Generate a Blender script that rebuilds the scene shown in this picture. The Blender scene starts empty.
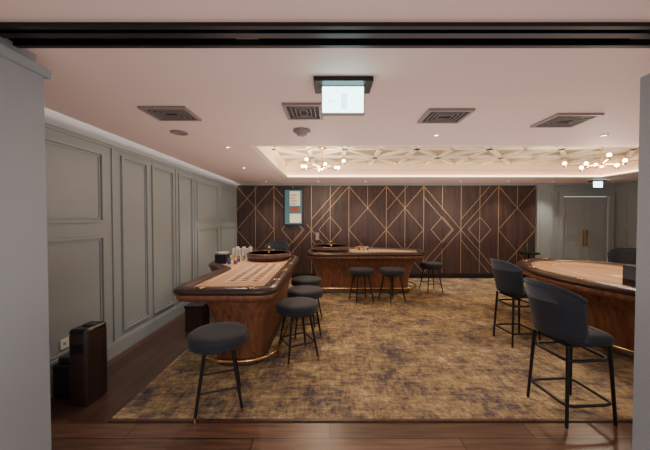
import bpy, math, random
from mathutils import Vector, Matrix
random.seed(4)
S=bpy.context.scene
# ---------------------------------------------------------------- materials
def srgb(c):
    return tuple(((v/255)/12.92 if v/255<=0.04045 else (((v/255)+0.055)/1.055)**2.4) for v in c)+(1,)
def pm(name,col,rough=.5,metal=0,emit=None,es=0,spec=.5,bump=0,bscale=80,var=0,vscale=6,sheen=0):
    m=bpy.data.materials.new(name); m.use_nodes=True
    nt=m.node_tree; b=nt.nodes['Principled BSDF']
    c=srgb(col)
    b.inputs['Base Color'].default_value=c
    b.inputs['Roughness'].default_value=rough
    b.inputs['Metallic'].default_value=metal
    b.inputs['Specular IOR Level'].default_value=spec
    if sheen: b.inputs['Sheen Weight'].default_value=sheen
    if emit:
        b.inputs['Emission Color'].default_value=srgb(emit); b.inputs['Emission Strength'].default_value=es
    tc=nt.nodes.new('ShaderNodeTexCoord')
    if var:
        n=nt.nodes.new('ShaderNodeTexNoise'); n.inputs['Scale'].default_value=vscale; n.inputs['Detail'].default_value=5
        nt.links.new(tc.outputs['Object'],n.inputs['Vector'])
        r=nt.nodes.new('ShaderNodeMix'); r.data_type='RGBA'
        r.inputs['A'].default_value=tuple(v*(1-var) for v in c[:3])+(1,)
        r.inputs['B'].default_value=tuple(min(1,v*(1+var)) for v in c[:3])+(1,)
        nt.links.new(n.outputs['Fac'],r.inputs['Factor']); nt.links.new(r.outputs['Result'],b.inputs['Base Color'])
    if bump:
        n=nt.nodes.new('ShaderNodeTexNoise'); n.inputs['Scale'].default_value=bscale; n.inputs['Detail'].default_value=3
        nt.links.new(tc.outputs['Object'],n.inputs['Vector'])
        bp=nt.nodes.new('ShaderNodeBump'); bp.inputs['Strength'].default_value=bump; bp.inputs['Distance'].default_value=.01
        nt.links.new(n.outputs['Fac'],bp.inputs['Height']); nt.links.new(bp.outputs['Normal'],b.inputs['Normal'])
    return m
def woodm(name,c1,c2,scale=(14,14,1.2),rough=.4,spec=.5):
    m=bpy.data.materials.new(name); m.use_nodes=True
    nt=m.node_tree; b=nt.nodes['Principled BSDF']; b.inputs['Roughness'].default_value=rough
    b.inputs['Specular IOR Level'].default_value=spec
    tc=nt.nodes.new('ShaderNodeTexCoord'); mp=nt.nodes.new('ShaderNodeMapping'); mp.inputs['Scale'].default_value=scale
    n=nt.nodes.new('ShaderNodeTexNoise'); n.inputs['Scale'].default_value=1.5; n.inputs['Detail'].default_value=8; n.inputs['Roughness'].default_value=.65
    n.inputs['Distortion'].default_value=.6
    cr=nt.nodes.new('ShaderNodeValToRGB'); cr.color_ramp.elements[0].position=.3; cr.color_ramp.elements[1].position=.72
    cr.color_ramp.elements[0].color=srgb(c1); cr.color_ramp.elements[1].color=srgb(c2)
    L=nt.links.new
    L(tc.outputs['Object'],mp.inputs['Vector']); L(mp.outputs['Vector'],n.inputs['Vector']); L(n.outputs['Fac'],cr.inputs['Fac']); L(cr.outputs['Color'],b.inputs['Base Color'])
    return m
def plankm(name,along_x,c1,c2,mortar,rough=.34):
    m=bpy.data.materials.new(name); m.use_nodes=True
    nt=m.node_tree; b=nt.nodes['Principled BSDF']; L=nt.links.new
    tc=nt.nodes.new('ShaderNodeTexCoord'); mp=nt.nodes.new('ShaderNodeMapping')
    if not along_x: mp.inputs['Rotation'].default_value=(0,0,math.pi/2)
    L(tc.outputs['Object'],mp.inputs['Vector'])
    br=nt.nodes.new('ShaderNodeTexBrick'); br.inputs['Scale'].default_value=1
    br.inputs['Brick Width'].default_value=1.5; br.inputs['Row Height'].default_value=.16; br.inputs['Mortar Size'].default_value=.004
    br.inputs['Color1'].default_value=srgb(c1); br.inputs['Color2'].default_value=srgb(c2); br.inputs['Mortar'].default_value=srgb(mortar)
    br.offset=.37
    L(mp.outputs['Vector'],br.inputs['Vector'])
    mp2=nt.nodes.new('ShaderNodeMapping'); mp2.inputs['Scale'].default_value=(2,26,1)
    L(mp.outputs['Vector'],mp2.inputs['Vector'])
    n=nt.nodes.new('ShaderNodeTexNoise'); n.inputs['Scale'].default_value=1.3; n.inputs['Detail'].default_value=8
    L(mp2.outputs['Vector'],n.inputs['Vector'])
    cr=nt.nodes.new('ShaderNodeValToRGB'); cr.color_ramp.elements[0].color=(.3,.29,.28,1); cr.color_ramp.elements[1].color=(1.35,1.3,1.25,1)
    cr.color_ramp.elements[0].position=.25; cr.color_ramp.elements[1].position=.75
    L(n.outputs['Fac'],cr.inputs['Fac'])
    mx=nt.nodes.new('ShaderNodeMix'); mx.data_type='RGBA'; mx.blend_type='MULTIPLY'; mx.inputs['Factor'].default_value=.85
    L(br.outputs['Color'],mx.inputs['A']); L(cr.outputs['Color'],mx.inputs['B']); L(mx.outputs['Result'],b.inputs['Base Color'])
    b.inputs['Roughness'].default_value=rough
    return m
def carpetm():
    m=bpy.data.materials.new('carpet_distressed'); m.use_nodes=True
    nt=m.node_tree; b=nt.nodes['Principled BSDF']; L=nt.links.new
    tc=nt.nodes.new('ShaderNodeTexCoord')
    def noise(sc,scale,det=6,ro=.65):
        mp=nt.nodes.new('ShaderNodeMapping'); mp.inputs['Scale'].default_value=sc
        n=nt.nodes.new('ShaderNodeTexNoise'); n.inputs['Scale'].default_value=scale; n.inputs['Detail'].default_value=det; n.inputs['Roughness'].default_value=ro
        L(tc.outputs['Object'],mp.inputs['Vector']); L(mp.outputs['Vector'],n.inputs['Vector']); return n.outputs['Fac']
    a=noise((1,1,1),2.2,10,.86); h=noise((3.2,15,1),1.6,6,.85); v=noise((18,3.2,1),1.6,6,.85)
    def mth(op,x,y):
        k=nt.nodes.new('ShaderNodeMath'); k.operation=op
        for i,q in enumerate((x,y)):
            if isinstance(q,(int,float)): k.inputs[i].default_value=q
            else: L(q,k.inputs[i])
        return k.outputs[0]
    s=mth('ADD',mth('MULTIPLY',a,1.0),mth('ADD',mth('MULTIPLY',h,.55),mth('MULTIPLY',v,.4)))
    s=mth('DIVIDE',s,1.95)
    cr=nt.nodes.new('ShaderNodeValToRGB'); e=cr.color_ramp.elements
    e[0].position=.41; e[0].color=srgb((62,55,59)); e[1].position=.60; e[1].color=srgb((222,198,154))
    x=e.new(.465); x.color=srgb((98,88,88)); x=e.new(.505); x.color=srgb((142,121,90)); x=e.new(.55); x.color=srgb((172,149,114))
    L(s,cr.inputs['Fac']); L(cr.outputs['Color'],b.inputs['Base Color'])
    b.inputs['Roughness'].default_value=.95; b.inputs['Specular IOR Level'].default_value=.1
    bp=nt.nodes.new('ShaderNodeBump'); bp.inputs['Strength'].default_value=.5; bp.inputs['Distance'].default_value=.01
    L(noise((1,1,1),160,2),bp.inputs['Height']); L(bp.outputs['Normal'],b.inputs['Normal'])
    return m
M={}
M['wall']=pm('wall_grey_paint',(145,153,155),.5,bump=.05)
M['nib']=pm('partition_grey_paint',(146,153,160),.5)
M['ceil']=pm('ceiling_paint',(236,210,202),.7,var=.03,vscale=1.5)
M['tray']=pm('tray_paint',(246,234,210),.7)
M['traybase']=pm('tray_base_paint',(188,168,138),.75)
M['black']=pm('black_metal',(22,21,22),.4,.3)
M['blackp']=pm('black_plastic',(20,20,22),.35)
M['navy']=pm('navy_velvet',(27,31,41),.8,bump=.15,bscale=120,var=.15,vscale=8,sheen=.08)
M['leather']=pm('rail_leather',(62,44,37),.28,bump=.1)
M['baize']=pm('tan_baize',(176,138,106),.9,var=.1,vscale=5)
M['cream']=pm('cream_print',(232,210,178),.8)
M['redp']=pm('red_print',(150,46,38),.6)
M['wood']=woodm('walnut_veneer',(88,52,39),(156,104,76))
M['wooddark']=woodm('dark_walnut',(48,29,24),(90,58,44))
M['bin']=woodm('bin_wenge',(34,24,22),(60,42,36))
M['panel']=woodm('wall_dark_wood',(40,27,27),(80,57,52),(9,9,.9),.4)
M['gold']=pm('brushed_brass',(186,160,124),.35,.6)
M['brass']=pm('polished_brass',(220,180,130),.22,1)
M['ventm']=pm('vent_dark',(60,54,52),.6)
M['ventf']=pm('vent_frame',(150,138,136),.5,.2)
M['white']=pm('white_plastic',(225,222,218),.4)
M['chipw']=pm('chip_white',(215,212,205),.5); M['chipb']=pm('chip_blue',(50,80,150),.5); M['chipy']=pm('chip_yellow',(210,170,60),.5)
M['led']=pm('led_warm',(255,240,220),.5,emit=(255,222,178),es=12)
M['ledw']=pm('led_white',(255,240,235),.5,emit=(255,238,232),es=6)
M['bulb']=pm('bulb_glow',(255,240,210),.5,emit=(255,226,180),es=30)
M['spot']=pm('downlight_lens',(255,240,220),.5,emit=(255,240,225),es=18)
M['exitp']=pm('exit_panel_lit',(200,235,235),.4,emit=(200,250,246),es=7)
M['exitg']=pm('exit_green',(110,200,180),.4,emit=(170,242,232),es=5)
M['scr1']=pm('display_cream',(215,205,175),.4,emit=(225,212,180),es=.5)
M['scr2']=pm('display_red',(150,80,60),.4,emit=(170,90,65),es=.3)
M['scr3']=pm('display_blue',(60,95,105),.4,emit=(80,125,135),es=.4)
M['door']=pm('door_paint',(148,153,156),.45)
M['socket']=pm('socket_white',(220,220,220),.4)
M['glass']=pm('bottle_glass',(40,60,40),.1)
M['floorx']=plankm('oak_planks_across',True,(112,82,64),(82,58,47),(30,20,16))
M['floory']=plankm('oak_planks_along',False,(92,66,54),(64,47,41),(26,18,14))
M['carpet']=carpetm()

# ---------------------------------------------------------------- mesh builder
class MB:
    def __init__(s,name,loc=(0,0,0),rz=0):
        s.n=name; s.v=[]; s.f=[]; s.mi=[]; s.sm=[]; s.ms=[]; s.loc=loc; s.rz=rz
    def m(s,k):
        if k not in s.ms: s.ms.append(k)
        return s.ms.index(k)
    def add(s,vs,fs,mat,smooth=False):
        o=len(s.v); s.v+= [tuple(v) for v in vs]; k=s.m(mat)
        for f in fs: s.f.append([i+o for i in f]); s.mi.append(k); s.sm.append(smooth)
    def box(s,a,b,mat):
        x0,y0,z0=a; x1,y1,z1=b
        x0,x1=min(x0,x1),max(x0,x1); y0,y1=min(y0,y1),max(y0,y1); z0,z1=min(z0,z1),max(z0,z1)
        s.add([(x0,y0,z0),(x1,y0,z0),(x1,y1,z0),(x0,y1,z0),(x0,y0,z1),(x1,y0,z1),(x1,y1,z1),(x0,y1,z1)],
              [(0,3,2,1),(4,5,6,7),(0,1,5,4),(1,2,6,5),(2,3,7,6),(3,0,4,7)],mat)
    def beam(s,p,q,w,h,mat,up=(0,0,1)):
        p=Vector(p);q=Vector(q);d=(q-p).normalized();u=Vector(up); r=d.cross(u)
        if r.length<1e-4: r=Vector((1,0,0))
        r.normalize(); u=r.cross(d).normalized()
        vs=[]
        for c in (p,q):
            for a,b in ((-1,-1),(1,-1),(1,1),(-1,1)): vs.append(c+r*a*w/2+u*b*h/2)
        s.add(vs,[(0,3,2,1),(4,5,6,7),(0,1,5,4),(1,2,6,5),(2,3,7,6),(3,0,4,7)],mat)
    def loft(s,rings,mat,cap0=False,cap1=False,smooth=True):
        n=len(rings[0]); vs=[p for r in rings for p in r]; fs=[]
        for i in range(len(rings)-1):
            for j in range(n):
                k=(j+1)%n; fs.append((i*n+j,i*n+k,(i+1)*n+k,(i+1)*n+j))
        s.add(vs,fs,mat,smooth)
        if cap0: s.add(rings[0],[tuple(reversed(range(n)))],mat)
        if cap1: s.add(rings[-1],[tuple(range(n))],mat)
    def lathe(s,prof,c,mat,n=28,smooth=True,sx=1,sy=1):
        rings=[[(c[0]+r*sx*math.cos(2*math.pi*j/n),c[1]+r*sy*math.sin(2*math.pi*j/n),c[2]+z) for j in range(n)] for r,z in prof]
        s.loft(rings,mat,prof[0][0]>1e-5,prof[-1][0]>1e-5,smooth)
    def tube(s,pts,r,mat,n=10,closed=False,r2=None):
        pts=[Vector(p) for p in pts]; N=len(pts); rings=[]; prev=None
        for i,p in enumerate(pts):
            if closed: d=pts[(i+1)%N]-pts[i-1]
            else: d=pts[min(i+1,N-1)]-pts[max(i-1,0)]
            d.normalize()
            if prev is None:
                a=Vector((0,0,1)) if abs(d.z)<.9 else Vector((1,0,0)); u=d.cross(a).normalized()
            else:
                u=(prev-d*prev.dot(d)).normalized()
            prev=u; w=d.cross(u)
            rr=r if r2 is None else r+(r2-r)*i/(N-1)
            rings.append([p+(u*math.cos(2*math.pi*j/n)+w*math.sin(2*math.pi*j/n))*rr for j in range(n)])
        if closed: rings.append(rings[0]); s.loft(rings,mat)
        else: s.loft(rings,mat,True,True)
    def sphere(s,c,r,mat,n=14,sz=1):
        m=8; s.lathe([(max(1e-6,r*math.sin(math.pi*i/m)),-r*sz*math.cos(math.pi*i/m)) for i in range(m+1)],c,mat,n)
    def done(s,bevel=0):
        me=bpy.data.meshes.new(s.n); me.from_pydata(s.v,[],s.f)
        for k in s.ms: me.materials.append(M[k])
        me.polygons.foreach_set('material_index',s.mi); me.polygons.foreach_set('use_smooth',s.sm); me.update()
        o=bpy.data.objects.new(s.n,me); S.collection.objects.link(o); o.location=s.loc; o.rotation_euler=(0,0,s.rz)
        if bevel:
            b=o.modifiers.new('bevel','BEVEL'); b.width=bevel; b.segments=2; b.limit_method='ANGLE'; b.angle_limit=math.radians(50)
        return o
def round_poly(pts,rad,seg=8):
    out=[];N=len(pts)
    for i in range(N):
        p=Vector(pts[i]);a=Vector(pts[i-1]);b=Vector(pts[(i+1)%N]); r=rad[i] if isinstance(rad,(list,tuple)) else rad
        da=(a-p);db=(b-p); d=min(r,da.length*.48,db.length*.48); A=p+da.normalized()*d;B=p+db.normalized()*d
        for k in range(seg+1):
            t=k/seg; q=A*(1-t)**2+p*2*t*(1-t)+B*t*t; out.append((q.x,q.y))
    return out
def offs(poly,d):
    N=len(poly);out=[]
    for i in range(N):
        a=Vector(poly[i-1]);b=Vector(poly[(i+1)%N]);p=Vector(poly[i]); t=(b-a)
        if t.length<1e-6: out.append(tuple(p)); continue
        t.normalize(); n=Vector((t.y,-t.x)); q=p+n*d; out.append((q.x,q.y))
    return out
def ring(poly,z): return [(x,y,z) for x,y in poly]

# ---------------------------------------------------------------- room
CZ=2.55; XL=-2.52; YB=7.86; FZ=.009
def plate(name,a,b,mat,bevel=0):
    o=MB(name); o.box(a,b,mat); return o.done(bevel)
plate('floor',(-5,-3,-.1),(9,2.27,0),'floorx')
plate('floor_side_planks',(XL-.1,2.27,-.1),(7.9,YB+.2,0),'floory')
plate('carpet',(-1.75,2.275,0),(7.74,YB-.12,.008),'carpet')
t=MB('trim_threshold'); t.box((-1.75,2.25,0),(7.7,2.275,.011),'wooddark'); t.done()

c=MB('ceiling')
TX0,TX1,TY0,TY1=-1.05,6.3,3.75,6.75
c.box((XL+.09,1.6,CZ),(TX0,YB,2.75),'ceil')
c.box((TX0,1.6,CZ),(7.75,TY0,2.75),'ceil')
c.box((TX0,TY1,CZ),(7.75,YB,2.75),'ceil')
c.box((TX1,TY0,CZ),(7.75,TY1,2.75),'ceil')
c.box((-5,-3,CZ),(9,1.42,2.75),'ceil')
c.box((-5,1.42,2.66),(9,1.6,2.75),'black')
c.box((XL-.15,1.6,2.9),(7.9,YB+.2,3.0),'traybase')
c.box((XL-.02,1.6,2.70),(XL+.09,YB,2.75),'ceil')
for a,b in (((TX0-.05,TY0-.05,2.75),(TX0,TY1+.05,2.9)),((TX1,TY0-.05,2.75),(TX1+.05,TY1+.05,2.9)),((TX0,TY0-.05,2.75),(TX1,TY0,2.9)),((TX0,TY1,2.75),(TX1,TY1+.05,2.9))):
    c.box(a,b,'tray')
c.done()
l=MB('trim_tray_lip')
w=.08
for a,b in (((TX0,TY0,CZ),(TX0+w,TY1,CZ+.025)),((TX1-w,TY0,CZ),(TX1,TY1,CZ+.025)),((TX0+w,TY0,CZ),(TX1-w,TY0+w,CZ+.025)),((TX0+w,TY1-w,CZ),(TX1-w,TY1,CZ+.025))):
    l.box(a,b,'tray')
l.done()
l=MB('cove_light_tray')
for a,b in (((TX0+.02,TY0+.02,CZ+.025),(TX0+.05,TY1-.02,CZ+.04)),((TX1-.05,TY0+.02,CZ+.025),(TX1-.02,TY1-.02,CZ+.04)),((TX0+.05,TY0+.02,CZ+.025),(TX1-.05,TY0+.05,CZ+.04)),((TX0+.05,TY1-.05,CZ+.025),(TX1-.05,TY1-.02,CZ+.04))):
    l.box(a,b,'led')
l.done()
r=MB('trim_ceiling_relief')
zz=2.875; px=1.3
x=TX0+.02
while x<TX1-.1:
    for y,y1 in ((TY0+.02,TY0+1.5),(TY0+1.5,TY1-.02)):
        P=lambda u,v:(min(max(x+u*px,TX0+.02),TX1-.02),y+v*(y1-y),zz)
        for (a,b) in (((0,0),(.5,.5)),((.5,.5),(1,0)),((0,1),(.5,.5)),((.5,.5),(1,1)),((.5,0),(.5,1)),((0,.5),(1,.5)),((0,0),(0,1)),((0,0),(1,0))):
            r.beam(P(*a),P(*b),.075,.05,'tray')
    x+=px
r.done()
t=MB('trim_door_track')
t.box((-5,1.42,2.53),(9,1.445,2.66),'black'); t.box((-5,1.575,2.53),(9,1.6,2.66),'black')
t.box((-5,1.49,2.54),(9,1.53,2.66),'blackp')
for i in range(9):
    t.box((-2.6+i*.7,1.455,2.56),(-2.48+i*.7,1.57,2.6),'ventf' if i%3==0 else 'blackp')
t.done()

# left wall with mouldings
W=MB('wall_left'); W.box((XL-.12,1.0,0),(XL,YB,2.9),'wall')
def frame_y(o,y0,y1,z0,z1,x,mat='wall',w=.028,d=.022,sx=1):
    o.box((x,y0,z0),(x+d*sx,y1,z0+w),mat); o.box((x,y0,z1-w),(x+d*sx,y1,z1),mat)
    o.box((x,y0,z0+w),(x+d*sx,y0+w,z1-w),mat); o.box((x,y1-w,z0+w),(x+d*sx,y1,z1-w),mat)
    g=w+.018; e=.012; d2=d*.45
    o.box((x,y0+g,z0+g),(x+d2*sx,y1-g,z0+g+e),mat); o.box((x,y0+g,z1-g-e),(x+d2*sx,y1-g,z1-g),mat)
    o.box((x,y0+g,z0+g+e),(x+d2*sx,y0+g+e,z1-g-e),mat); o.box((x,y1-g-e,z0+g+e),(x+d2*sx,y1-g,z1-g-e),mat)
for y0,y1,sp in ((1.9,3.22,1),(3.5,4.0,0),(4.1,4.66,0),(4.82,5.3,0),(5.48,6.5,1),(6.66,7.7,1)):
    if sp:
        frame_y(W,y0,y1,1.56,2.33,XL); frame_y(W,y0,y1,.28,1.42,XL)
    else: frame_y(W,y0,y1,.24,2.36,XL)
for y in (3.36,4.74,5.39): W.box((XL,y-.012,.15),(XL+.014,y+.012,2.45),'wall')
W.done()
T=MB('trim_cornice_left'); T.box((XL,1.0,2.44),(XL+.03,YB,2.5),'wall'); T.box((XL,1.0,2.41),(XL+.015,YB,2.44),'wall'); T.done()
T=MB('baseboard_left'); T.box((XL,1.0,0),(XL+.02,YB,.15),'wall'); T.box((XL,1.0,.15),(XL+.012,YB,.17),'wall'); T.done()
l=MB('cove_light_wall'); l.box((XL+.0,1.3,2.685),(XL+.088,YB-.02,2.7),'ledw'); l.done()

# back wall
XB1=5.56
W=MB('wall_back'); W.box((XL-.12,YB,0),(XB1,YB+.12,2.9),'panel')
pw=(XB1-XL)/8
for i in range(16):
    x0=XL+i*pw/2; W.box((x0+.005,YB-.02,.12),(x0+pw/2-.005,YB,2.5),'panel')
W.done()
G=MB('trim_brass_inlay'); yg=YB-.024; H0,H1=.14,2.48; HH=H1-H0
def gl(x0,z0,x1,z1,w=.012):
    if x0>x1: x0,z0,x1,z1=x1,z1,x0,z0
    t0,t1=0.,1.; dz=z1-z0
    if abs(dz)>1e-6:
        ta,tb=sorted(((H0-z0)/dz,(H1-z0)/dz)); t0=max(t0,ta); t1=min(t1,tb)
    if t1<=t0+1e-3: return
    G.beam((x0+(x1-x0)*t0,yg,z0+dz*t0),(x0+(x1-x0)*t1,yg,z0+dz*t1),w,.01,'gold',up=(0,1,0))
U=2*pw
for i in range(4):
    x0=XL+i*U
    def g(a,b,c_,d,w=.012): gl(x0+a*U,H0+b*HH,x0+c_*U,H0+d*HH,w)
    for k in (0,.5): g(k,0,k,1,.014)
    g(.25,0,.25,1); g(.75,.73,.75,1); g(.75,0,.75,.27)
    if i%2==0:
        g(0,.5,.5,1); g(0,.5,.5,0); g(.5,1,1,.5); g(.5,0,1,.5)
        g(0,.72,.28,1); g(0,.28,.28,0)
        g(0,0,.25,.25); g(0,1,.25,.75); g(.25,.25,.5,.5); g(.25,.75,.5,.5)
        g(.6,.5,.75,.65); g(.75,.65,.9,.5); g(.6,.5,.75,.35); g(.75,.35,.9,.5)
        g(.5,.88,.88,.5); g(.5,.12,.88,.5)
    else:
        g(0,.5,.5,1); g(.5,1,1,.5); g(0,.5,.5,0); g(.5,0,1,.5)
        g(.5,.5,1,1); g(.5,.5,1,0); g(0,.38,.38,0); g(0,.62,.38,1)
        g(.1,.5,.25,.65); g(.25,.65,.4,.5); g(.1,.5,.25,.35); g(.25,.35,.4,.5)
G.done()
T=MB('baseboard_back'); T.box((XL,YB-.035,0),(XB1,YB,.12),'blackp'); T.done()
T=MB('trim_cornice_back'); T.box((XL,YB-.06,2.5),(7.7,YB,CZ),'wall'); T.done()
D=MB('framed_display',loc=(-.98,YB-.03,0))
D.box((-.27,-.04,1.42),(.27,.0,2.42),'blackp')
D.box((-.23,-.045,1.46),(.23,-.04,2.38),'scr3')
D.box((-.1,-.05,1.95),(.18,-.045,2.34),'scr1'); D.box((-.1,-.05,1.8),(.18,-.045,1.9),'scr2'); D.box((-.1,-.05,1.5),(.2,-.045,1.74),'scr1')
for i in range(4): D.box((-.08,-.053,1.99+i*.08),(.05+.04*(i%2),-.05,2.01+i*.08),'scr2')
D.box((.27,-.05,1.4),(.36,0,2.44),'panel')
D.done()

# door wall
W=MB('wall_door_side'); W.box((XB1,YB+.04,0),(6.28,YB+.16,2.9),'wall'); W.box((7.62,YB+.04,0),(7.9,YB+.16,2.9),'wall'); W.box((6.28,YB+.04,2.27),(7.62,YB+.16,2.9),'wall')
W.box((XB1,YB-.08,0),(5.98,YB+.04,2.5),'wall')
for a,b in (((5.62,YB-.1,.25),(5.92,YB-.08,.28)),((5.62,YB-.1,2.3),(5.92,YB-.08,2.33)),((5.62,YB-.1,.28),(5.65,YB-.08,2.3)),((5.89,YB-.1,.28),(5.92,YB-.08,2.3))): W.box(a,b,'wall')
W.done()
d=MB('door_1')
for x0 in (6.34,6.965):
    x1=x0+.61; y=YB+.06
    d.box((x0,y,.01),(x1,y+.05,2.2),'door')
    for z0,z1 in ((.2,.95),(1.1,2.05)):
        for a,b in (((x0+.1,y-.02,z0),(x1-.1,y,z0+.035)),((x0+.1,y-.02,z1-.035),(x1-.1,y,z1)),((x0+.1,y-.02,z0+.035),(x0+.135,y,z1-.035)),((x1-.135,y-.02,z0+.035),(x1-.1,y,z1-.035))): d.box(a,b,'door')
d.box((6.9,YB+.03,.85),(6.93,YB+.06,1.3),'brass'); d.box((6.99,YB+.03,.85),(7.02,YB+.06,1.3),'brass')
d.done()
T=MB('trim_door_architrave'); T.box((6.2,YB-.01,0),(6.32,YB+.055,2.21),'wall'); T.box((7.59,YB-.01,0),(7.7,YB+.055,2.21),'wall'); T.box((6.2,YB-.01,2.21),(7.7,YB+.055,2.33),'wall'); T.done()
W=MB('wall_right'); W.box((7.75,1.6,0),(7.87,YB+.1,2.9),'wall')
for y0 in (4.2,5.5,6.7):
    frame_y(W,y0,y0+.9,1.5,2.33,7.75,sx=-1); frame_y(W,y0,y0+.9,.28,1.36,7.75,sx=-1)
W.done()
W=MB('wall_partition_left'); W.box((-1.8,-2.5,0),(-1.66,1.70,2.42),'nib'); W.box((-1.82,-2.5,2.42),(-1.635,1.72,2.47),'nib'); W.box((-1.8,-2.5,2.47),(-1.7,1.7,2.55),'nib')
W.box((-1.66,1.0,.1),(-1.655,1.02,2.4),'ventf'); W.done()
W=MB('wall_partition_right'); W.box((1.80,-2.5,0),(1.95,1.70,2.42),'nib'); W.box((1.8,-2.5,2.42),(1.95,1.6,2.55),'nib'); W.done()

# ---------------------------------------------------------------- ceiling fittings
def vent(x,y,w=.38,d=.26):
    o=MB('ceiling_vent',loc=(x,y,CZ))
    h=.02
    for a,b in (((-w/2,-d/2,-h),(w/2,-d/2+.03,0)),((-w/2,d/2-.03,-h),(w/2,d/2,0)),((-w/2,-d/2+.03,-h),(-w/2+.03,d/2-.03,0)),((w/2-.03,-d/2+.03,-h),(w/2,d/2-.03,0))): o.box(a,b,'ventf')
    o.box((-w/2+.03,-d/2+.03,-.004),(w/2-.03,d/2-.03,0),'ventm')
    for k in range(1,4):
        a=w/2-.03-k*.035; b=d/2-.03-k*.03
        for p,q in (((-a,-b),(a,-b)),((a,-b),(a,b)),((a,b),(-a,b)),((-a,b),(-a,-b))): o.beam((p[0],p[1],-.012),(q[0],q[1],-.012),.007,.012,'ventf')
    o.done()
vent(-1.42,2.62,.4,.32); vent(-.23,2.57,.33,.36); vent(1.05,2.68,.4,.34); vent(2.25,2.8,.42,.36)
def exit_sign(x,y,z,s=1,name='exit_sign'):
    o=MB(name,loc=(x,y,z))
    o.box((-.2*s,-.1*s,-.03*s),(.2*s,.1*s,0),'black')
    o.box((-.15*s,-.02*s,-.22*s),(.15*s,.02*s,-.03*s),'ventf')
    o.box((-.142*s,-.024*s,-.212*s),(.142*s,-.02*s,-.035*s),'exitp')
    y0=-.026*s
    # faint running figure, door and arrow
    o.box((-.015*s,y0,-.19*s),(.03*s,-.024*s,-.08*s),'exitg')
    o.beam((-.11*s,y0,-.135*s),(-.055*s,y0,-.135*s),.012*s,.002*s,'exitg',up=(0,1,0))
    for k in (-1,1): o.beam((-.11*s,y0,-.135*s),(-.09*s,y0,(-.135+.022*k)*s),.01*s,.002*s,'exitg',up=(0,1,0))
    o.done()
exit_sign(.09,2.05,CZ); exit_sign(6.62,7.2,CZ,.8)
o=MB('smoke_detector',loc=(-.3,3.12,CZ)); o.lathe([(.09,0),(.095,-.02),(.06,-.035),(.055,-.055),(.03,-.065),(.0001,-.065)],(0,0,0),'ventf'); o.done()
o=MB('ceiling_speaker',loc=(-1.65,3.2,CZ)); o.lathe([(.09,0),(.09,-.012),(.075,-.014),(.07,-.006),(.0001,-.006)],(0,0,0),'ventf'); o.done()
spots=[(-1.35,3.85),(-1.6,5.4),(-1.6,7.3),(-.3,7.35),(.9,7.35),(2.1,7.35),(3.3,7.35),(4.5,7.35),(1.2,3.3),(3.1,3.3),(5.6,7.3)]
def lamp(kind,name,loc,e,col=(1,.87,.74),rot=(0,0,0),**k):
    L=bpy.data.lights.new(name,kind); L.energy=e; L.color=col
    for a,b in k.items(): setattr(L,a,b)
    o=bpy.data.objects.new(name,L); o.location=loc; o.rotation_euler=rot; S.collection.objects.link(o); return o
for x,y in spots:
    o=MB('ceiling_downlight',loc=(x,y,CZ)); o.lathe([(.04,0),(.04,-.008),(.024,-.01),(.022,-.004)],(0,0,0),'white',16); o.lathe([(.022,-.003),(.02,-.005),(.0001,-.005)],(0,0,0),'spot',16); o.done()
    lamp('SPOT','downlight_beam',(x,y,CZ-.03),74,spot_size=math.radians(100),spot_blend=.8,shadow_soft_size=.03)
def chandelier(x,y,z):
    o=MB('chandelier',loc=(x,y,z))
    top=2.88-z
    o.lathe([(.07,top),(.07,top-.03),(.015,top-.04)],(0,0,0),'brass',16)
    o.tube([(0,0,top-.03),(0,0,-.02)],.009,'brass'); o.sphere((0,0,0),.045,'brass')
    for i in range(8):
        a=2*math.pi*i/8+.2; R=.45 if i%2 else .3; zz=.03 if i%2 else -.03
        e=(R*math.cos(a),R*math.sin(a),zz)
        o.tube([(0,0,0),e],.007,'brass',8); o.lathe([(.0001,-.03),(.02,-.025),(.02,.01)],e,'brass',10)
        o.sphere((e[0],e[1],e[2]+.035),.028,'bulb',10)
    o.done()
    lamp('POINT','chandelier_glow',(x,y,z-.1),58,(1,.82,.62),shadow_soft_size=.15)
chandelier(-.14,5.2,2.52); chandelier(4.2,4.5,2.44)

# ---------------------------------------------------------------- gaming tables
def table_shell(o,out,body,zt=.88,rail=.13,z0=FZ):
    prof=[(-rail,zt-.005),(-rail+.01,zt+.02),(-rail*.6,zt+.035),(-rail*.25,zt+.03),(0,zt+.008),(.008,zt-.015),(0,zt-.035),(-.02,zt-.045)]
    o.loft([ring(offs(out,d),z) for d,z in prof],'leather')
    o.loft([ring(offs(out,d),z) for d,z in [(-.07,zt-.12),(-.03,zt-.10),(-.012,zt-.05),(-.02,zt-.045)]],'wood',True)
    o.loft([ring(offs(out,-rail+.002),zt-.01),ring(offs(out,-rail-.002),zt+.002)],'baize',False,True)
    o.loft([ring(offs(out,-rail*.98),zt+.006),ring(offs(out,-rail*1.12),zt+.012),ring(offs(out,-rail*1.25),zt+.004)],'wooddark')
    pr=[(.0,z0),(.0,.07),(-.03,.08),(-.03,.12),(-.01,.3),(.03,.5),(.09,.65),(.16,zt-.11)]
    o.loft([ring(offs(body,d),z) for d,z in pr[:3]],'wooddark',True)
    o.loft([ring(offs(body,d),z) for d,z in pr[2:]],'wood')
def footrail(o,body,d=.16,z=.14):
    p=offs(body,d); o.tube(ring(p,z),.017,'brass',8,True)
    N=len(p); q=offs(body,-.02)
    for i in range(0,N,max(1,N//8)): o.tube([(q[i][0],q[i][1],z),(p[i][0],p[i][1],z)],.01,'brass',6)
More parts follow.
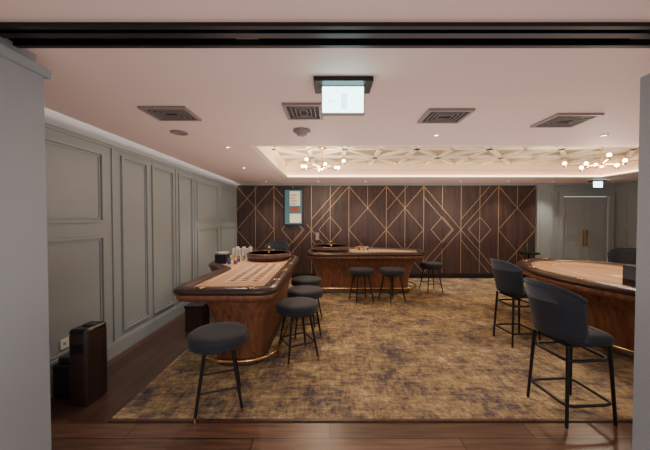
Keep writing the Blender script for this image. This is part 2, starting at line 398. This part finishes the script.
def wheel(o,cx,cy,z,R=.4):
    o.lathe([(R*.8,0),(R*.95,.02),(R,.07),(R,.12),(R*.96,.135),(R*.9,.125)],(cx,cy,z),'wooddark',36)
    o.lathe([(R*.9,.125),(R*.86,.08),(R*.62,.045)],(cx,cy,z),'wood',36)
    n=36
    for i in range(n):
        a0=2*math.pi*i/n;a1=2*math.pi*(i+1)/n
        f=lambda r,a,h:(cx+r*math.cos(a),cy+r*math.sin(a),z+h)
        o.add([f(R*.62,a0,.046),f(R*.62,a1,.046),f(R*.48,a1,.038),f(R*.48,a0,.038)],[(0,1,2,3)],'redp' if i%2 else 'blackp')
    o.lathe([(R*.48,.038),(R*.3,.06),(R*.12,.09)],(cx,cy,z),'wood',36)
    o.lathe([(R*.12,.085),(R*.12,.11),(.02,.13),(.016,.19),(.03,.2),(.02,.23),(.0001,.24)],(cx,cy,z),'brass',16)
    for k in range(4):
        a=k*math.pi/2+.4; o.tube([(cx,cy,z+.16),(cx+.09*math.cos(a),cy+.09*math.sin(a),z+.165)],.006,'brass',6); o.sphere((cx+.09*math.cos(a),cy+.09*math.sin(a),z+.165),.013,'brass',8)
def grid(o,x0,x1,y0,y1,nx,ny,z,w=.01):
    for i in range(nx+1):
        x=x0+(x1-x0)*i/nx; o.box((x-w/2,y0,z),(x+w/2,y1,z+.0015),'cream')
    for j in range(ny+1):
        y=y0+(y1-y0)*j/ny; o.box((x0,y-w/2,z),(x1,y+w/2,z+.0016),'cream')
    for i in range(nx):
        for j in range(ny):
            cx=x0+(x1-x0)*(i+.5)/nx; cy=y0+(y1-y0)*(j+.5)/ny
            o.lathe([(min((x1-x0)/nx,(y1-y0)/ny)*.25,0),(.0001,.0018)],(cx,cy,z),'redp' if (i+j)%2 else 'blackp',10)
def chips(o,cx,cy,z,nx,ny,sx=.05,sy=.05):
    for i in range(nx):
        for j in range(ny):
            h=random.uniform(.03,.09); o.lathe([(.019,0),(.019,h)],(cx+(i-(nx-1)/2)*sx,cy+(j-(ny-1)/2)*sy,z),random.choice(['chipw','chipb','chipy','chipw','redp']),10)
ZT=.88
o=MB('roulette_table')
out=round_poly([(-1.62,2.85),(-.54,2.85),(-.56,5.6),(-1.95,5.6),(-1.95,4.55),(-1.56,4.2)],[.2,.22,.35,.3,.2,.2],8)
body=round_poly([(-1.28,3.1),(-.74,3.1),(-.74,5.3),(-1.45,5.3),(-1.45,4.3),(-1.28,4.1)],[.22,.22,.25,.2,.1,.1],8)
table_shell(o,out,body); footrail(o,body)
wheel(o,-1.08,5.12,ZT,.38); grid(o,-1.2,-.8,3.3,4.6,3,12,ZT+.003)
o.box((-1.38,3.25,ZT+.003),(-1.37,4.4,ZT+.005),'cream')
chips(o,-1.62,4.95,ZT,5,6); chips(o,-1.55,4.6,ZT,3,2)
for y in (3.3,3.9,4.5): o.lathe([(.042,.0),(.045,.012),(.03,.013)],(-.615,y,ZT+.025),'brass',14)
for x in (-1.3,-.8): o.lathe([(.042,.0),(.045,.012),(.03,.013)],(x,2.915,ZT+.025),'brass',14)
o.box((-1.84,4.62,ZT),(-1.66,4.8,ZT+.15),'blackp'); o.lathe([(.09,.15),(.1,.18),(.08,.18),(.05,.16)],(-1.75,4.71,ZT),'ventf',16)
for i in range(6): o.box((-1.78+i*.06,5.26,ZT),(-1.735+i*.06,5.34,ZT+.18+.03*(i%2)),'white')
o.done()

o=MB('roulette_table')
out=round_poly([(-.5,5.85),(2.0,5.9),(2.12,6.6),(1.2,7.05),(-.5,7.05)],[.4,.35,.3,.35,.35],8)
body=round_poly([(-.3,6.2),(1.75,6.22),(1.75,6.7),(1.1,6.85),(-.3,6.85)],[.25,.2,.2,.2,.25],8)
table_shell(o,out,body); footrail(o,body,.14)
wheel(o,.02,6.42,ZT,.42); grid(o,.6,1.75,6.15,6.5,12,3,ZT+.003)
chips(o,.75,6.75,ZT,6,3)
o.lathe([(.06,0),(.06,.02),(.012,.025),(.012,.2)],(-.3,6.88,ZT),'black',14); o.box((-.35,6.86,ZT+.2),(-.25,6.90,ZT+.42),'blackp'); o.box((-.34,6.855,ZT+.22),(-.26,6.86,ZT+.40),'ventf')
o.done()

o=MB('poker_table')
cx,cy=3.75,3.75
out=[(cx+.98*math.cos(2*math.pi*i/48),cy+1.38*math.sin(2*math.pi*i/48)) for i in range(48)]
body=[(cx+.42*math.cos(2*math.pi*i/48),cy+.75*math.sin(2*math.pi*i/48)) for i in range(48)]
table_shell(o,out,body,rail=.15); footrail(o,body,.2,.16)
o.tube([(cx+.5*math.cos(2*math.pi*i/48),cy+.9*math.sin(2*math.pi*i/48),ZT+.003) for i in range(48)],.006,'cream',6,True)
for i in range(10):
    a=2*math.pi*(i+.5)/10; o.lathe([(.045,.0),(.048,.012),(.03,.013)],(cx+.895*math.cos(a),cy+1.29*math.sin(a),ZT+.025),'brass',14)
for i in range(3): o.box((cx-.2+i*.14,cy-.2,ZT+.003),(cx-.1+i*.14,cy-.06,ZT+.006),'cream')
chips(o,cx+.45,cy,ZT,2,8)
o.box((3.2,2.98,ZT),(3.34,3.16,ZT+.22),'blackp'); o.box((3.22,2.94,ZT),(3.32,2.98,ZT+.08),'blackp')
o.done()

# ---------------------------------------------------------------- stools and chairs
def stool(x,y,rz=.4,zs=.65,R=.245):
    o=MB('bar_stool',loc=(x,y,FZ),rz=rz)
    z=zs-.012
    o.lathe([(R*.9,z-.105),(R*.99,z-.095),(R,z-.08),(R*.985,z-.065),(R,z-.05),(R*.99,z-.02),(R*.93,z-.004),(R*.6,z),(.0001,z+.002)],(0,0,0),'navy',36)
    o.lathe([(R*.7,z-.125),(R*.7,z-.1)],(0,0,0),'black',24)
    for k in range(4):
        a=math.pi/4+k*math.pi/2
        o.tube([(R*.6*math.cos(a),R*.6*math.sin(a),z-.11),(R*1.04*math.cos(a),R*1.04*math.sin(a),.004)],.015,'black',8,r2=.011)
        o.lathe([(.013,0),(.013,.04)],(R*1.03*math.cos(a),R*1.03*math.sin(a),0),'brass',8)
    t=.62; rr=R*(.6+.44*t)
    pts=[(rr*math.cos(math.pi/4+k*math.pi/2),rr*math.sin(math.pi/4+k*math.pi/2),(z-.11)*(1-t)) for k in range(4)]
    for k in range(4): o.tube([pts[k],pts[(k+1)%4]],.008,'black',6)
    o.done()
stool(-.95,2.46,.35); stool(-.375,3.32,.5); stool(-.34,3.95,.3); stool(-.38,4.66,.6)
stool(.6,5.55,.3); stool(1.19,5.55,.5); stool(2.2,6.3,.2)
def chair(x,y,face,k=.82,H=.42,name='bar_chair'):
    o=MB(name,loc=(x,y,FZ),rz=face)
    zs=.70
    K=lambda L:[(a*k,b*k) for a,b in L]
    sp=round_poly(K([(-.2,-.23),(.26,-.25),(.26,.25),(-.2,.23)]),[.16,.1,.1,.16],6)
    o.loft([ring(offs(sp,d),z) for d,z in [(-.03,zs-.09),(0,zs-.075),(.005,zs-.045),(0,zs-.02),(-.03,zs),(-.1,zs+.008)]],'navy',True,True)
    cols=16; T=.035; V=8
    def P(u,v,off):
        a=math.radians(-82+164*u); R=(.25+.05*v)*k+off
        z=zs-.04+(H*(1-.25*abs(2*u-1)**2.5))*v
        return (-.02-R*math.cos(a)-.05*v,R*math.sin(a)*.98,z)
    vs=[];fs=[]
    for side,off in ((0,T/2),(1,-T/2)):
        for j in range(V+1):
            for i in range(cols+1):
                v=j/V; vs.append(P(i/cols,v,off*(1-.5*(v**6))))
    n1=(V+1)*(cols+1)
    id=lambda s_,j,i:s_*n1+j*(cols+1)+i
    for j in range(V):
        for i in range(cols):
            fs.append((id(0,j,i),id(0,j,i+1),id(0,j+1,i+1),id(0,j+1,i))); fs.append((id(1,j,i),id(1,j+1,i),id(1,j+1,i+1),id(1,j,i+1)))
    for i in range(cols):
        fs.append((id(0,V,i),id(0,V,i+1),id(1,V,i+1),id(1,V,i))); fs.append((id(0,0,i+1),id(0,0,i),id(1,0,i),id(1,0,i+1)))
    for j in range(V):
        fs.append((id(0,j,0),id(0,j+1,0),id(1,j+1,0),id(1,j,0))); fs.append((id(0,j+1,cols),id(0,j,cols),id(1,j,cols),id(1,j+1,cols)))
    o.add(vs,fs,'navy',True)
    o.tube([P(i/cols,1,0) for i in range(cols+1)],.018,'navy',8)
    tops=K([(.21,.2),(.21,-.2),(-.2,-.2),(-.2,.2)])
    zt=zs-.08
    for a,b in tops: o.tube([(a,b,zt),(a*1.18,b*1.18,.002)],.015,'black',8,r2=.012)
    f=lambda z:1+.18*(1-z/zt)
    for z in (.16,.5):
        rr=[(a*f(z),b*f(z)) for a,b in tops]; rp=round_poly(list(reversed(rr)),.07,5); o.tube(ring(rp,z),.012,'black',8,True)
    o.box((-.18*k,-.18*k,zs-.105),(.19*k,.18*k,zs-.085),'black')
    o.done()
chair(1.98,2.38,math.radians(4),.83,.42); chair(2.42,3.75,math.radians(5),.76,.40); chair(5.12,5.0,math.radians(222),.8,.4)
chair(-1.15,6.15,math.radians(-90),.9)

# ---------------------------------------------------------------- small items
o=MB('waste_bin',loc=(-2.14,2.55,0))
p=round_poly([(-.085,-.12),(.085,-.12),(.085,.12),(-.085,.12)],.04,5)
o.loft([ring(offs(p,d),z) for d,z in ((-.01,0),(0,.02),(0,.60),(-.006,.62))],'bin',True); o.loft([ring(offs(p,d),z) for d,z in ((-.002,.622),(-.002,.645),(-.02,.66))],'blackp',True,True)
o.lathe([(.04,.66),(.04,.672),(.03,.674)],(0,0,0),'black',16); o.box((-.05,-.124,.46),(.05,-.118,.54),'blackp'); o.done()
o=MB('floor_power_box',loc=(-2.36,2.68,0)); o.box((-.1,-.14,0),(.09,.14,.3),'blackp'); o.box((-.08,-.11,.3),(.06,.11,.36),'navy'); o.done(.015)
o=MB('wall_socket',loc=(XL+.001,2.75,.42)); o.box((0,-.07,-.045),(.012,.07,.045),'socket')
for k in (-.035,.035): o.box((.012,k-.012,-.01),(.014,k+.012,.015),'ventf')
o.done(.003)
o=MB('chip_cabinet',loc=(-1.93,4.2,0)); o.box((-.12,-.13,.009),(.12,.13,.34),'bin'); o.box((-.13,-.14,.34),(.13,.14,.37),'blackp'); o.box((.121,-.1,.2),(.13,.1,.32),'bin'); o.box((.121,-.1,.05),(.13,.1,.18),'bin'); o.done(.005)
o=MB('side_table',loc=(5.05,7.35,FZ)); o.lathe([(.2,0),(.2,.015),(.02,.03),(.02,.7),(.24,.71),(.24,.74)],(0,0,0),'black',24); o.done()
o=MB('wine_bottle',loc=(5.0,7.33,.75)); o.lathe([(.037,0),(.038,.18),(.015,.23),(.014,.3),(.016,.31)],(0,0,0),'glass',16); o.done()

# ---------------------------------------------------------------- lights / world / camera
lamp('AREA','foyer_fill_light',(0,-1.2,2.45),125,(1,.93,.88),shape='RECTANGLE',size=2.2,size_y=1.6)  # unseen lamp added behind the camera as general fill
lamp('AREA','ambient_bounce_fill',(1.8,4.6,.95),90,(1,.85,.78),rot=(math.pi,0,0),shape='RECTANGLE',size=6.5,size_y=4.8)  # added up-facing fill in mid-air, stands in for bounce onto the ceiling
lamp('AREA','foyer_bounce_fill',(0,.2,.6),18,(1,.87,.84),rot=(math.pi,0,0),shape='RECTANGLE',size=2.5,size_y=2.0)  # second added upward fill, no fixture here, imitates bounced light near the camera
w=bpy.data.worlds.new('world'); S.world=w; w.use_nodes=True
w.node_tree.nodes['Background'].inputs[0].default_value=(1,.92,.88,1); w.node_tree.nodes['Background'].inputs[1].default_value=1.0
cam=bpy.data.cameras.new('camera'); co=bpy.data.objects.new('camera',cam); S.collection.objects.link(co); S.camera=co
cam.lens=290/650*36; cam.sensor_width=36; cam.clip_start=.05
co.location=(0,0,1.6); co.rotation_euler=(math.radians(90-1.2),0,0); cam.shift_x=-5/650
